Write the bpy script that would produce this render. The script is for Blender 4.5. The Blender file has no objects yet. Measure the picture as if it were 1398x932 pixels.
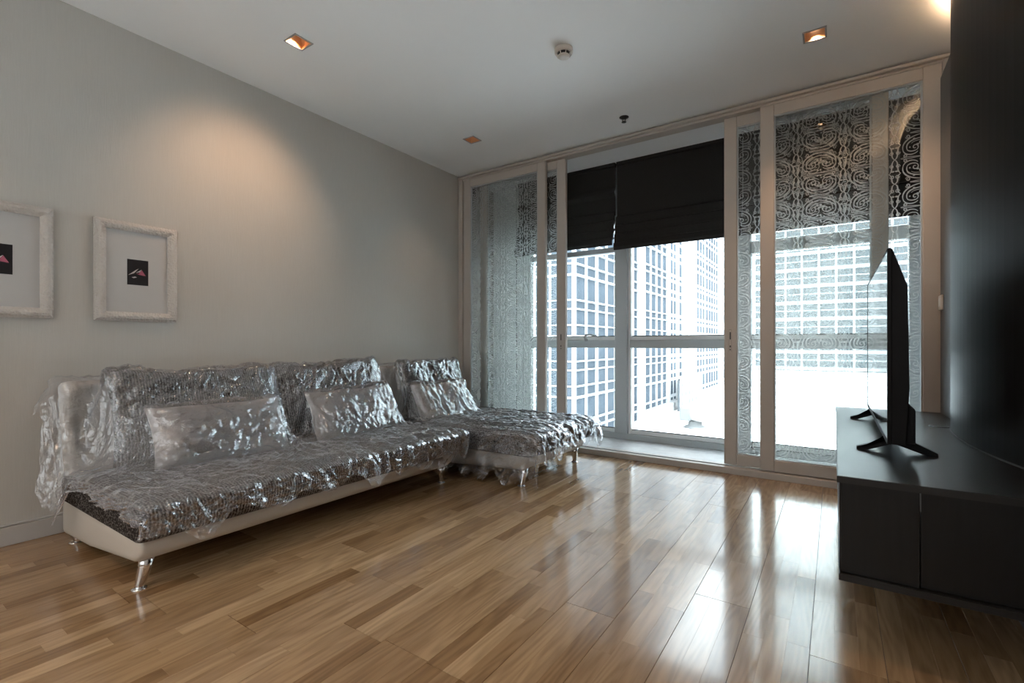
import bpy, bmesh, math, random
import numpy as np
from mathutils import Vector, Matrix
from mathutils.bvhtree import BVHTree

S = bpy.context.scene
COL = S.collection
R = math.radians
rnd = random.Random(7)

# ------------------------------------------------------------------ camera
YAW = R(34.07); FPX = 652.0; CAM_H = .955
cd = bpy.data.cameras.new('camera')
cd.sensor_width = 36; cd.lens = FPX / 1398 * 36
cd.shift_y = 3.6 / 1398
cd.clip_start = .05; cd.clip_end = 500
cam = bpy.data.objects.new('camera', cd); COL.objects.link(cam)
cam.location = (0, 0, CAM_H); cam.rotation_euler = (R(90), 0, YAW)
S.camera = cam

# ------------------------------------------------------------------ world: overcast sky
w = bpy.data.worlds.new('overcast_sky'); S.world = w; w.use_nodes = True
bg = w.node_tree.nodes['Background']
bg.inputs[0].default_value = (.86, .94, 1, 1)
bg.inputs[1].default_value = 4.2
S.view_settings.view_transform = 'Standard'; S.view_settings.look = 'None'
S.view_settings.gamma = 1; S.view_settings.use_curve_mapping = False
S.view_settings.exposure = 1.75

XL, XR, YW, YB, H = -3.26, .525, 3.84, -1.8, 2.70     # left wall, right wall, door plane, back wall, ceiling

# ------------------------------------------------------------------ materials
MATS = {}
def node(nt, t, **kw):
    n = nt.nodes.new(t)
    for k, v in kw.items(): setattr(n, k, v)
    return n
def base_mat(name, col, rough=.5, metal=0, spec=.5, coat=0, coat_rough=.1):
    m = bpy.data.materials.new(name); m.use_nodes = True
    p = m.node_tree.nodes['Principled BSDF']
    p.inputs['Base Color'].default_value = (*col, 1)
    p.inputs['Roughness'].default_value = rough
    p.inputs['Metallic'].default_value = metal
    p.inputs['Specular IOR Level'].default_value = spec
    p.inputs['Coat Weight'].default_value = coat
    p.inputs['Coat Roughness'].default_value = coat_rough
    MATS[name] = m
    return m, m.node_tree, p
def noisy(name, col, rough=.5, amt=.12, scale=8, stretch=(1, 1, 1), bump=0, bscale=None, bdist=.002, **kw):
    """procedural colour variation + bump in object space"""
    m, nt, p = base_mat(name, col, rough, **kw)
    tc = node(nt, 'ShaderNodeTexCoord'); mp = node(nt, 'ShaderNodeMapping')
    mp.inputs['Scale'].default_value = stretch
    nt.links.new(tc.outputs['Object'], mp.inputs[0])
    n = node(nt, 'ShaderNodeTexNoise'); n.inputs['Scale'].default_value = scale; n.inputs['Detail'].default_value = 4
    nt.links.new(mp.outputs[0], n.inputs['Vector'])
    mx = node(nt, 'ShaderNodeMix', data_type='RGBA')
    mx.inputs[6].default_value = (*[c * (1 - amt) for c in col], 1)
    mx.inputs[7].default_value = (*[min(1, c * (1 + amt)) for c in col], 1)
    nt.links.new(n.outputs['Fac'], mx.inputs[0]); nt.links.new(mx.outputs[2], p.inputs['Base Color'])
    if bump:
        n2 = node(nt, 'ShaderNodeTexNoise'); n2.inputs['Scale'].default_value = bscale or scale * 4
        n2.inputs['Detail'].default_value = 3
        nt.links.new(mp.outputs[0], n2.inputs['Vector'])
        b = node(nt, 'ShaderNodeBump'); b.inputs['Strength'].default_value = bump; b.inputs['Distance'].default_value = bdist
        nt.links.new(n2.outputs['Fac'], b.inputs['Height']); nt.links.new(b.outputs[0], p.inputs['Normal'])
    return m

noisy('wallpaper', (.52, .505, .475), .75, .05, 3, (60, 60, 2.5), bump=.35, bscale=9, bdist=.003, spec=.25)
noisy('ceiling_paint', (.86, .865, .865), .9, .015, 2, spec=.1)
noisy('back_paint', (.76, .745, .72), .85, .02, 2, spec=.2)
noisy('frame_paint', (.50, .455, .415), .42, .03, 5, spec=.4)
noisy('white_paint', (.80, .81, .81), .6, .02, 3)
noisy('skirting_paint', (.50, .49, .48), .5, .03, 3)
noisy('ledge_stone', (.62, .63, .64), .45, .25, 14, bump=.1, bscale=60)
noisy('aluminium_paint', (.42, .445, .46), .45, .04, 6)
noisy('dark_laminate', (.009, .0095, .0105), .34, .30, 5, (14, 14, .8), bump=.06, bscale=30, spec=.32)
noisy('slate_laminate', (.10, .105, .112), .42, .25, 5, (14, 14, .8), bump=.05, bscale=30, spec=.4)
noisy('panel_laminate', (.011, .0115, .0125), .40, .30, 5, (14, 14, .8), bump=.05, bscale=30, spec=.22)
noisy('black_edge', (.008, .008, .009), .45, .2, 20)
noisy('black_plastic', (.007, .007, .008), .5, .2, 30, bump=.05, bscale=200, bdist=.0005, spec=.15)
noisy('blind_fabric', (.026, .025, .025), .9, .25, 90, bump=.3, bscale=400, bdist=.001, spec=.15)
noisy('cream_leather', (.62, .57, .51), .45, .05, 5, bump=.18, bscale=120, bdist=.001, spec=.4)
noisy('pillow_cotton', (.60, .54, .51), .85, .06, 5, bump=.25, bscale=45, bdist=.006, spec=.2)
noisy('mat_board', (.50, .495, .49), .9, .02, 8)
noisy('print_ink', (.006, .006, .010), .5, .3, 30)
noisy('print_pink', (.42, .10, .16), .6, .3, 60)
noisy('print_white', (.50, .45, .45), .6, .3, 60)
noisy('detector_plastic', (.62, .57, .52), .5, .03, 10)
noisy('switch_plastic', (.72, .68, .64), .4, .02, 10)
noisy('trim_grey', (.36, .36, .36), .4, .03, 10)
noisy('copper_reflector', (.55, .33, .19), .35, .08, 30, metal=.6)
noisy('facade_white', (.31, .32, .33), .6, .04, .8)
noisy('facade_panel', (.25, .25, .248), .7, .05, .6)
noisy('facade_glass', (.050, .061, .073), .9, .5, .35, (1, 1, .6), spec=0)
noisy('terrace_paving', (.78, .79, .80), .8, .16, .5, (.25, 1.4, 1), spec=.2)
noisy('far_block', (.075, .083, .088), .9, .10, .1, spec=0)
noisy('vent_metal', (.13, .135, .135), .5, .05, 6)
base_mat('chrome', (.80, .80, .82), .07, metal=1)
base_mat('dark_metal', (.05, .05, .05), .35, metal=.9)
base_mat('screen_glass', (.008, .009, .010), .06, spec=.8)

def frame_carved():
    m, nt, p = base_mat('carved_white', (.58, .545, .51), .5)
    tc = node(nt, 'ShaderNodeTexCoord'); v = node(nt, 'ShaderNodeTexVoronoi'); v.inputs['Scale'].default_value = 85
    nt.links.new(tc.outputs['Object'], v.inputs['Vector'])
    b = node(nt, 'ShaderNodeBump'); b.inputs['Strength'].default_value = .9; b.inputs['Distance'].default_value = .006
    nt.links.new(v.outputs['Distance'], b.inputs['Height']); nt.links.new(b.outputs[0], p.inputs['Normal'])
frame_carved()

def knit(name, axis):
    """chunky rib knit: rows of stitches in a dark grey-brown / pale mix"""
    m, nt, p = base_mat(name, (.2, .18, .17), .95, spec=.1)
    tc = node(nt, 'ShaderNodeTexCoord')
    sep = node(nt, 'ShaderNodeSeparateXYZ'); nt.links.new(tc.outputs['Object'], sep.inputs[0])
    nz = node(nt, 'ShaderNodeTexNoise'); nz.inputs['Scale'].default_value = 14
    nt.links.new(tc.outputs['Object'], nz.inputs['Vector'])
    mad = node(nt, 'ShaderNodeMath', operation='MULTIPLY_ADD'); mad.inputs[1].default_value = .008
    nt.links.new(nz.outputs['Fac'], mad.inputs[0]); nt.links.new(sep.outputs[axis], mad.inputs[2])
    fr = node(nt, 'ShaderNodeMath', operation='MULTIPLY'); fr.inputs[1].default_value = 2 * math.pi / .0125
    nt.links.new(mad.outputs[0], fr.inputs[0])
    sn = node(nt, 'ShaderNodeMath', operation='SINE'); nt.links.new(fr.outputs[0], sn.inputs[0])
    vo = node(nt, 'ShaderNodeTexVoronoi'); vo.inputs['Scale'].default_value = 120
    nt.links.new(tc.outputs['Object'], vo.inputs['Vector'])
    a = node(nt, 'ShaderNodeMath', operation='MULTIPLY_ADD'); a.inputs[1].default_value = .17; a.inputs[2].default_value = .42
    nt.links.new(sn.outputs[0], a.inputs[0])
    s = node(nt, 'ShaderNodeMath', operation='MULTIPLY_ADD'); s.inputs[1].default_value = -.75
    nt.links.new(vo.outputs['Distance'], s.inputs[0]); nt.links.new(a.outputs[0], s.inputs[2])
    ad = node(nt, 'ShaderNodeMath', operation='ADD'); ad.inputs[1].default_value = .22
    nt.links.new(s.outputs[0], ad.inputs[0])
    cr = node(nt, 'ShaderNodeValToRGB')
    cr.color_ramp.elements[0].color = (.030, .025, .023, 1); cr.color_ramp.elements[0].position = .05
    cr.color_ramp.elements[1].color = (.42, .39, .37, 1); cr.color_ramp.elements[1].position = .75
    nt.links.new(ad.outputs[0], cr.inputs[0]); nt.links.new(cr.outputs[0], p.inputs['Base Color'])
    b = node(nt, 'ShaderNodeBump'); b.inputs['Strength'].default_value = .9; b.inputs['Distance'].default_value = .006
    nt.links.new(ad.outputs[0], b.inputs['Height']); nt.links.new(b.outputs[0], p.inputs['Normal'])
knit('knit_y', 1); knit('knit_x', 0)

def wood():
    m, nt, p = base_mat('oak_strip', (.4, .24, .12), .19, spec=.42, coat=.30, coat_rough=.08)
    at = node(nt, 'ShaderNodeAttribute'); at.attribute_name = 'tone'
    geo = node(nt, 'ShaderNodeNewGeometry')
    sep = node(nt, 'ShaderNodeSeparateColor'); nt.links.new(at.outputs['Color'], sep.inputs[0])
    off = node(nt, 'ShaderNodeCombineXYZ')
    k = node(nt, 'ShaderNodeMath', operation='MULTIPLY'); k.inputs[1].default_value = 37
    nt.links.new(sep.outputs[1], k.inputs[0]); nt.links.new(k.outputs[0], off.inputs[0]); nt.links.new(k.outputs[0], off.inputs[2])
    add = node(nt, 'ShaderNodeVectorMath', operation='ADD')
    nt.links.new(geo.outputs['Position'], add.inputs[0]); nt.links.new(off.outputs[0], add.inputs[1])
    mp = node(nt, 'ShaderNodeMapping'); mp.inputs['Scale'].default_value = (1, .07, 1)
    nt.links.new(add.outputs[0], mp.inputs[0])
    n1 = node(nt, 'ShaderNodeTexNoise'); n1.inputs['Scale'].default_value = 60; n1.inputs['Detail'].default_value = 6
    nt.links.new(mp.outputs[0], n1.inputs['Vector'])
    mp2 = node(nt, 'ShaderNodeMapping'); mp2.inputs['Scale'].default_value = (1, .13, 1)
    nt.links.new(add.outputs[0], mp2.inputs[0])
    n2 = node(nt, 'ShaderNodeTexNoise'); n2.inputs['Scale'].default_value = 9; n2.inputs['Detail'].default_value = 1
    nt.links.new(mp2.outputs[0], n2.inputs['Vector'])
    sc = node(nt, 'ShaderNodeMath', operation='MULTIPLY'); sc.inputs[1].default_value = 75
    nt.links.new(n2.outputs['Fac'], sc.inputs[0])
    si = node(nt, 'ShaderNodeMath', operation='SINE'); nt.links.new(sc.outputs[0], si.inputs[0])
    gr = node(nt, 'ShaderNodeMath', operation='MULTIPLY_ADD'); gr.inputs[1].default_value = .10
    nt.links.new(si.outputs[0], gr.inputs[0]); nt.links.new(n1.outputs['Fac'], gr.inputs[2])
    cr = node(nt, 'ShaderNodeValToRGB')
    cr.color_ramp.elements[0].position = .28; cr.color_ramp.elements[0].color = (.74, .72, .70, 1)
    cr.color_ramp.elements[1].position = .66; cr.color_ramp.elements[1].color = (1.05, 1.05, 1.05, 1)
    nt.links.new(gr.outputs[0], cr.inputs[0])
    ramp = node(nt, 'ShaderNodeValToRGB')
    e = ramp.color_ramp.elements
    e[0].color = (.26, .150, .070, 1); e[1].color = (.52, .35, .20, 1)
    x = e.new(.5); x.color = (.385, .245, .132, 1)
    nt.links.new(sep.outputs[0], ramp.inputs[0])
    mx = node(nt, 'ShaderNodeMix', data_type='RGBA', blend_type='MULTIPLY'); mx.inputs[0].default_value = 1
    nt.links.new(ramp.outputs[0], mx.inputs[6]); nt.links.new(cr.outputs[0], mx.inputs[7])
    nt.links.new(mx.outputs[2], p.inputs['Base Color'])
    b = node(nt, 'ShaderNodeBump'); b.inputs['Strength'].default_value = .05; b.inputs['Distance'].default_value = .0003
    nt.links.new(n1.outputs['Fac'], b.inputs['Height']); nt.links.new(b.outputs[0], p.inputs['Normal'])
wood()

def glass_mat(name, tint, gloss):
    m = bpy.data.materials.new(name); m.use_nodes = True; nt = m.node_tree; nt.nodes.clear()
    o = node(nt, 'ShaderNodeOutputMaterial'); mx = node(nt, 'ShaderNodeMixShader')
    t = node(nt, 'ShaderNodeBsdfTransparent'); t.inputs[0].default_value = (*tint, 1)
    g = node(nt, 'ShaderNodeBsdfGlossy'); g.inputs['Roughness'].default_value = .01
    f = node(nt, 'ShaderNodeFresnel'); f.inputs[0].default_value = 1.5
    k = node(nt, 'ShaderNodeMath', operation='MULTIPLY'); k.inputs[1].default_value = gloss
    nt.links.new(f.outputs[0], k.inputs[0]); nt.links.new(k.outputs[0], mx.inputs[0])
    nt.links.new(t.outputs[0], mx.inputs[1]); nt.links.new(g.outputs[0], mx.inputs[2])
    nt.links.new(mx.outputs[0], o.inputs[0]); MATS[name] = m
glass_mat('door_glass', (.94, .955, .95), 1.0)
glass_mat('window_glass', (.93, .96, .96), 1.0)

def lace_mat():
    m = bpy.data.materials.new('frosted_lace'); m.use_nodes = True; nt = m.node_tree; nt.nodes.clear()
    o = node(nt, 'ShaderNodeOutputMaterial'); mx = node(nt, 'ShaderNodeMixShader'); mx.inputs[0].default_value = .46
    t = node(nt, 'ShaderNodeBsdfTransparent')
    d = node(nt, 'ShaderNodeBsdfDiffuse'); d.inputs[0].default_value = (.85, .88, .88, 1)
    tr = node(nt, 'ShaderNodeBsdfTranslucent'); tr.inputs[0].default_value = (.85, .88, .88, 1)
    m2 = node(nt, 'ShaderNodeMixShader'); m2.inputs[0].default_value = .55
    nt.links.new(d.outputs[0], m2.inputs[1]); nt.links.new(tr.outputs[0], m2.inputs[2])
    nt.links.new(t.outputs[0], mx.inputs[1]); nt.links.new(m2.outputs[0], mx.inputs[2])
    nt.links.new(mx.outputs[0], o.inputs[0]); MATS['frosted_lace'] = m
lace_mat()

def fill_sheer_mat():  # cloth of the added curtain that softens the fill light
    m = bpy.data.materials.new('fill_sheer'); m.use_nodes = True; nt = m.node_tree; nt.nodes.clear()
    o = node(nt, 'ShaderNodeOutputMaterial'); mx = node(nt, 'ShaderNodeMixShader'); mx.inputs[0].default_value = .5
    d = node(nt, 'ShaderNodeBsdfDiffuse'); d.inputs[0].default_value = (.6, .58, .55, 1)
    t = node(nt, 'ShaderNodeBsdfTranslucent'); t.inputs[0].default_value = (.33, .315, .295, 1)
    nt.links.new(d.outputs[0], mx.inputs[1]); nt.links.new(t.outputs[0], mx.inputs[2]); nt.links.new(mx.outputs[0], o.inputs[0])
    MATS['fill_sheer'] = m
fill_sheer_mat()

def film_mat():
    m = bpy.data.materials.new('plastic_film'); m.use_nodes = True; nt = m.node_tree; nt.nodes.clear()
    o = node(nt, 'ShaderNodeOutputMaterial'); mx = node(nt, 'ShaderNodeMixShader')
    t = node(nt, 'ShaderNodeBsdfTransparent'); t.inputs[0].default_value = (.97, .97, .985, 1)
    g = node(nt, 'ShaderNodeBsdfGlossy'); g.inputs['Roughness'].default_value = .07
    g.inputs[0].default_value = (.94, .96, 1, 1)
    d = node(nt, 'ShaderNodeBsdfDiffuse'); d.inputs[0].default_value = (.80, .80, .84, 1)
    m2 = node(nt, 'ShaderNodeMixShader'); m2.inputs[0].default_value = .15
    f = node(nt, 'ShaderNodeFresnel'); f.inputs[0].default_value = 1.55
    k = node(nt, 'ShaderNodeMath', operation='MULTIPLY_ADD'); k.inputs[1].default_value = 2.6; k.inputs[2].default_value = .12
    k.use_clamp = True
    tc = node(nt, 'ShaderNodeTexCoord'); n = node(nt, 'ShaderNodeTexNoise'); n.inputs['Scale'].default_value = 38
    n.inputs['Detail'].default_value = 3; n.inputs['Distortion'].default_value = 1.2
    nt.links.new(tc.outputs['Object'], n.inputs['Vector'])
    b = node(nt, 'ShaderNodeBump'); b.inputs['Strength'].default_value = .7; b.inputs['Distance'].default_value = .010
    nt.links.new(n.outputs['Fac'], b.inputs['Height'])
    nt.links.new(b.outputs[0], g.inputs['Normal'])
    nt.links.new(f.outputs[0], k.inputs[0]); nt.links.new(k.outputs[0], mx.inputs[0])
    nt.links.new(g.outputs[0], m2.inputs[1]); nt.links.new(d.outputs[0], m2.inputs[2])
    nt.links.new(t.outputs[0], mx.inputs[1]); nt.links.new(m2.outputs[0], mx.inputs[2])
    nt.links.new(mx.outputs[0], o.inputs[0]); MATS['plastic_film'] = m
film_mat()

def emit_mat(name, col, st):
    m = bpy.data.materials.new(name); m.use_nodes = True; nt = m.node_tree; nt.nodes.clear()
    o = node(nt, 'ShaderNodeOutputMaterial'); e = node(nt, 'ShaderNodeEmission')
    e.inputs[0].default_value = (*col, 1); e.inputs[1].default_value = st
    nt.links.new(e.outputs[0], o.inputs[0]); MATS[name] = m
emit_mat('lamp_glow', (1, .84, .68), 2.2)
emit_mat('cove_glow', (1, .66, .38), 20)

# ------------------------------------------------------------------ helpers
def tag(o, label, cat, group=None, kind=None):
    o['label'] = label; o['category'] = cat
    if group: o['group'] = group
    if kind: o['kind'] = kind
    return o
def struct(o, label=None):
    o['kind'] = 'structure'
    if label: o['label'] = label
    return o
def empty(name, loc=(0, 0, 0), rz=0):
    o = bpy.data.objects.new(name, None); COL.objects.link(o); o.location = loc; o.rotation_euler = (0, 0, rz)
    o.empty_display_size = .05
    return o
def link(name, me, mat, parent=None, loc=(0, 0, 0), rot=(0, 0, 0)):
    if mat and not me.materials: me.materials.append(MATS[mat])
    o = bpy.data.objects.new(name, me); COL.objects.link(o)
    o.location = loc; o.rotation_euler = rot
    if parent: o.parent = parent
    return o
def bm_obj(name, bm, mat, parent=None, smooth=False, loc=(0, 0, 0), rot=(0, 0, 0)):
    bmesh.ops.recalc_face_normals(bm, faces=bm.faces)
    me = bpy.data.meshes.new(name); bm.to_mesh(me); bm.free()
    if smooth:
        me.polygons.foreach_set('use_smooth', [True] * len(me.polygons))
    return link(name, me, mat, parent, loc, rot)
def add_box(bm, x0, x1, y0, y1, z0, z1, bev=0, seg=1):
    v = [bm.verts.new(c) for c in ((x0, y0, z0), (x1, y0, z0), (x1, y1, z0), (x0, y1, z0), (x0, y0, z1), (x1, y0, z1), (x1, y1, z1), (x0, y1, z1))]
    fs = [bm.faces.new([v[i] for i in q]) for q in ((3, 2, 1, 0), (4, 5, 6, 7), (0, 1, 5, 4), (1, 2, 6, 5), (2, 3, 7, 6), (3, 0, 4, 7))]
    if bev:
        es = list({e for f in fs for e in f.edges})
        bmesh.ops.bevel(bm, geom=es, offset=bev, segments=seg, profile=.5, affect='EDGES')
def box(name, x0, x1, y0, y1, z0, z1, mat, parent=None, bev=0, seg=1, smooth=False):
    bm = bmesh.new(); add_box(bm, x0, x1, y0, y1, z0, z1, bev, seg)
    return bm_obj(name, bm, mat, parent, smooth)
def prism(name, prof, a0, a1, axis, mat, parent=None, bev=0, seg=1, smooth=False):
    """profile (list of 2D points) extruded along axis 'x','y' or 'z'"""
    bm = bmesh.new()
    def P(p, a):
        return {'y': (p[0], a, p[1]), 'x': (a, p[0], p[1]), 'z': (p[0], p[1], a)}[axis]
    A = [bm.verts.new(P(p, a0)) for p in prof]; B = [bm.verts.new(P(p, a1)) for p in prof]
    bm.faces.new(A); bm.faces.new(B[::-1]); n = len(prof)
    for i in range(n): bm.faces.new((A[i], B[i], B[(i + 1) % n], A[(i + 1) % n]))
    bmesh.ops.recalc_face_normals(bm, faces=bm.faces)
    if bev: bmesh.ops.bevel(bm, geom=list(bm.edges), offset=bev, segments=seg, profile=.5, affect='EDGES', clamp_overlap=True)
    return bm_obj(name, bm, mat, parent, smooth)
def lathe_bm(prof, seg=24, bm=None, off=(0, 0, 0)):
    bm = bm or bmesh.new(); rings = []
    for r, z in prof:
        rings.append([bm.verts.new((off[0] + r * math.cos(2 * math.pi * i / seg), off[1] + r * math.sin(2 * math.pi * i / seg), off[2] + z)) for i in range(seg)])
    for a, b in zip(rings, rings[1:]):
        for i in range(seg): bm.faces.new((a[i], a[(i + 1) % seg], b[(i + 1) % seg], b[i]))
    bm.faces.new(rings[0]); bm.faces.new(rings[-1])
    return bm
def tube_bm(pts, rad, seg=10, bm=None):
    bm = bm or bmesh.new(); rings = []
    pts = [Vector(p) for p in pts]
    for i, p in enumerate(pts):
        d = (pts[min(i + 1, len(pts) - 1)] - pts[max(i - 1, 0)]).normalized()
        a = d.orthogonal().normalized(); b = d.cross(a)
        r = rad[i] if isinstance(rad, (list, tuple)) else rad
        rings.append([bm.verts.new(p + r * (a * math.cos(2 * math.pi * k / seg) + b * math.sin(2 * math.pi * k / seg))) for k in range(seg)])
    for A, B in zip(rings, rings[1:]):
        best = min(range(seg), key=lambda s: (A[0].co - B[s].co).length)
        for k in range(seg): bm.faces.new((A[k], A[(k + 1) % seg], B[(k + 1 + best) % seg], B[(k + best) % seg]))
    bm.faces.new(rings[0]); bm.faces.new(rings[-1])
    return bm
def weighted(o):
    m = o.modifiers.new('wn', 'WEIGHTED_NORMAL'); m.keep_sharp = True
    return o

# ------------------------------------------------------------------ 2D gradient noise in numpy
class Noise:
    def __init__(self, seed):
        r = np.random.RandomState(seed); a = r.rand(256, 256) * 2 * np.pi
        self.gx, self.gy = np.cos(a), np.sin(a)
    def __call__(self, x, y):
        xi = np.floor(x).astype(int); yi = np.floor(y).astype(int); fx = x - xi; fy = y - yi
        u = fx * fx * fx * (fx * (fx * 6 - 15) + 10); v = fy * fy * fy * (fy * (fy * 6 - 15) + 10)
        def g(i, j, dx, dy):
            a = (xi + i) & 255; b = (yi + j) & 255
            return self.gx[a, b] * dx + self.gy[a, b] * dy
        n0 = g(0, 0, fx, fy) * (1 - u) + g(1, 0, fx - 1, fy) * u
        n1 = g(0, 1, fx, fy - 1) * (1 - u) + g(1, 1, fx - 1, fy - 1) * u
        return (n0 * (1 - v) + n1 * v) * 1.5

# ================================================================== THE ROOM
# ---- floor: engineered boards of three strips, boards are parts of the floor
floor = struct(box('floor', XL, XR + .1, YB, YW + .03, -.06, -.012, 'black_edge'), 'honey oak strip flooring with a glossy lacquer')
BW = .19
def board(x0, y0, y1):
    bm = bmesh.new(); lay = bm.loops.layers.float_color.new('tone')
    def strip(a, b, c, d, tone):
        g = 0; z1 = 0; z0 = -.014
        nf = len(bm.faces); v = []
        t = rnd.random()
        e = .0003
        lo = [bm.verts.new(p) for p in ((a + g, c + g, z0), (b - g, c + g, z0), (b - g, d - g, z0), (a + g, d - g, z0))]
        mi = [bm.verts.new(p) for p in ((a + g, c + g, z1 - e), (b - g, c + g, z1 - e), (b - g, d - g, z1 - e), (a + g, d - g, z1 - e))]
        hi = [bm.verts.new(p) for p in ((a + g + e, c + g + e, z1), (b - g - e, c + g + e, z1), (b - g - e, d - g - e, z1), (a + g + e, d - g - e, z1))]
        fs = [bm.faces.new(hi)]
        for q, r_ in ((lo, mi), (mi, hi)):
            for i in range(4): fs.append(bm.faces.new((q[i], q[(i + 1) % 4], r_[(i + 1) % 4], r_[i])))
        for f in fs:
            for l in f.loops: l[lay] = (tone, t, 0, 1)
    for k in range(3):
        a = x0 + .0007 + k * (BW - .0014) / 3; b = a + (BW - .0014) / 3
        y = y0 + .0008; first = True
        while y < y1 - .0008:
            L = rnd.uniform(.42, .95)
            if first: L *= rnd.uniform(.35, 1); first = False
            yy = y + L
            if yy > y1 - .16: yy = y1 - .0008
            strip(a, b, y, yy, min(1, max(0, rnd.gauss(.5, .26))))
            y = yy
    return bm
xs = []
x = -.065
while x > XL: x -= BW
while x < XR:
    xs.append(x); x += BW
for i, x in enumerate(xs):
    y = YB - rnd.uniform(0, 1.5)
    while y < YW + .0:
        L = 1.9
        y1 = min(y + L, YW + .02)
        a = max(y, YB)
        if y1 - a > .05:
            bm = board(x, a, y1)
            # trim to the room
            for side, co, no in ((0, XL + .001, -1), (1, XR, 1)):
                bmesh.ops.bisect_plane(bm, geom=list(bm.verts) + list(bm.edges) + list(bm.faces), plane_co=(co, 0, 0), plane_no=(no, 0, 0), clear_outer=True)
            if len(bm.faces): bm_obj('floor_board', bm, 'oak_strip', floor)
            else: bm.free()
        y = y1 if y1 < YW else YW + 1

# ---- ceiling with holes for the downlights
DL = [(-2.567, 1.595), (-2.567, 3.188), (-.095, 3.188), (-2.567, 0.0), (-.095, 1.595), (-1.33, -1.0)]  # last three are out of view, added to light the room
hs = .050
cx = sorted({XL, XR + .1, *[round(a + s * hs, 4) for a, _ in DL for s in (-1, 1)]})
cy = sorted({YB, 3.86, *[round(b + s * hs, 4) for _, b in DL for s in (-1, 1)]})
bm = bmesh.new()
for i in range(len(cx) - 1):
    for j in range(len(cy) - 1):
        mx, my = (cx[i] + cx[i + 1]) / 2, (cy[j] + cy[j + 1]) / 2
        if any(abs(mx - a) < hs and abs(my - b) < hs for a, b in DL): continue
        bm.faces.new([bm.verts.new(p) for p in ((cx[i], cy[j], H), (cx[i], cy[j + 1], H), (cx[i + 1], cy[j + 1], H), (cx[i + 1], cy[j], H))])
bmesh.ops.remove_doubles(bm, verts=bm.verts, dist=1e-5)
struct(bm_obj('ceiling', bm, 'ceiling_paint'), 'flat white plaster ceiling')
struct(box('ceiling_slab', XL - .2, XR + .3, YB - .2, 4.62, H + .16, H + .24, 'back_paint'))

# ---- walls
struct(box('wall_left', XL - .12, XL, YB, 4.62, -.06, H + .16, 'wallpaper'), 'greige vertically textured wallpaper wall')
wb = struct(empty('wall_back', (0, YB, 0)), 'painted wall with an added curtained window for fill light')
BWX0, BWX1, BWZ0, BWZ1 = -2.9, .2, .35, 2.45
for a_, b_, c_, e_ in ((XL - .12, XR + .3, -.06, BWZ0), (XL - .12, XR + .3, BWZ1, H + .16), (XL - .12, BWX0, BWZ0, BWZ1), (BWX1, XR + .3, BWZ0, BWZ1)):
    box('wall_section', a_, b_, -.12, 0, c_, e_, 'back_paint', wb)
w2_ = struct(empty('fill_window', (0, YB - .06, 0)), 'unseen window added to light the room from behind the camera')  # added window out of view, lights the room from the front
for a_ in (BWX0, -1.4, BWX1 - .05): box('frame_post', a_, a_ + .05, -.03, .03, BWZ0, BWZ1, 'aluminium_paint', w2_)
for c_ in (BWZ0, BWZ1 - .05): box('frame_rail', BWX0, BWX1, -.028, .028, c_, c_ + .05, 'aluminium_paint', w2_)
bm = bmesh.new(); vs_ = []  # added curtain out of view, diffuses light from the added window
for i in range(241):
    xx = BWX0 - .1 + (BWX1 - BWX0 + .2) * i / 240; yy = YB + .06 + .025 * math.sin(i * .55) + .01 * math.sin(i * .21)
    vs_.append((bm.verts.new((xx, yy, .03)), bm.verts.new((xx, yy, 2.62))))
for p_, q_ in zip(vs_, vs_[1:]): bm.faces.new((p_[0], q_[0], q_[1], p_[1]))
tag(bm_obj('fill_curtain', bm, 'fill_sheer', None, True), 'unseen gathered sheer curtain added to spread the fill light', 'curtain')
struct(box('wall_right', XR + .09, XR + .2, YB, 4.62, -.06, H + .16, 'back_paint'), 'painted wall beside the sliding doors')
bl = struct(empty('baseboard_left'), 'grey painted skirting board with a groove')
box('board', XL, XL + .014, YB, YW - .02, 0, .088, 'skirting_paint', bl, .002)
box('moulding', XL, XL + .010, YB, YW - .02, .0905, .100, 'skirting_paint', bl, .002)
# dark slate cladding between the doors and the curved panel
struct(prism('trim_1', [(3.82, -.0), (1.2, 0), (1.2, 2.55), (3.82, 2.55)], XR, XR + .09, 'x', 'slate_laminate'), 'dark slate laminate wall cladding')

# ---- recess behind the doors
rec = struct(box('trim_2', XL, XR + .1, YW + .05, 4.62, -.06, .028, 'ledge_stone'), 'grey stone ledge between the doors and the windows')
struct(box('trim_3', XL, XR + .1, YW + .09, 4.62, H, H + .05, 'ceiling_paint'), 'white recess soffit above the blinds')
# ---- door surround
dj = struct(empty('trim_4'), 'beige painted sliding door surround')
box('header_trim', XL, XR + .09, YW - .035, YW - .001, 2.668, H - .012, 'frame_paint', dj, .004)
box('header_track', XL, XR + .09, YW - .001, YW + .10, 2.655, H, 'frame_paint', dj, .003)
box('jamb', XL, XL + .045, YW - .02, YW + .10, 0, 2.668, 'frame_paint', dj, .004)
box('jamb', XR + .012, XR + .09, YW - .015, YW + .10, 0, 2.668, 'frame_paint', dj, .004)
box('sill_track', XL, XR + .09, YW - .03, YW + .10, -.002, .046, 'frame_paint', dj, .004)
box('sill_rail', XL, XR + .09, YW + .026, YW + .034, .046, .052, 'aluminium_paint', dj)

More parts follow.
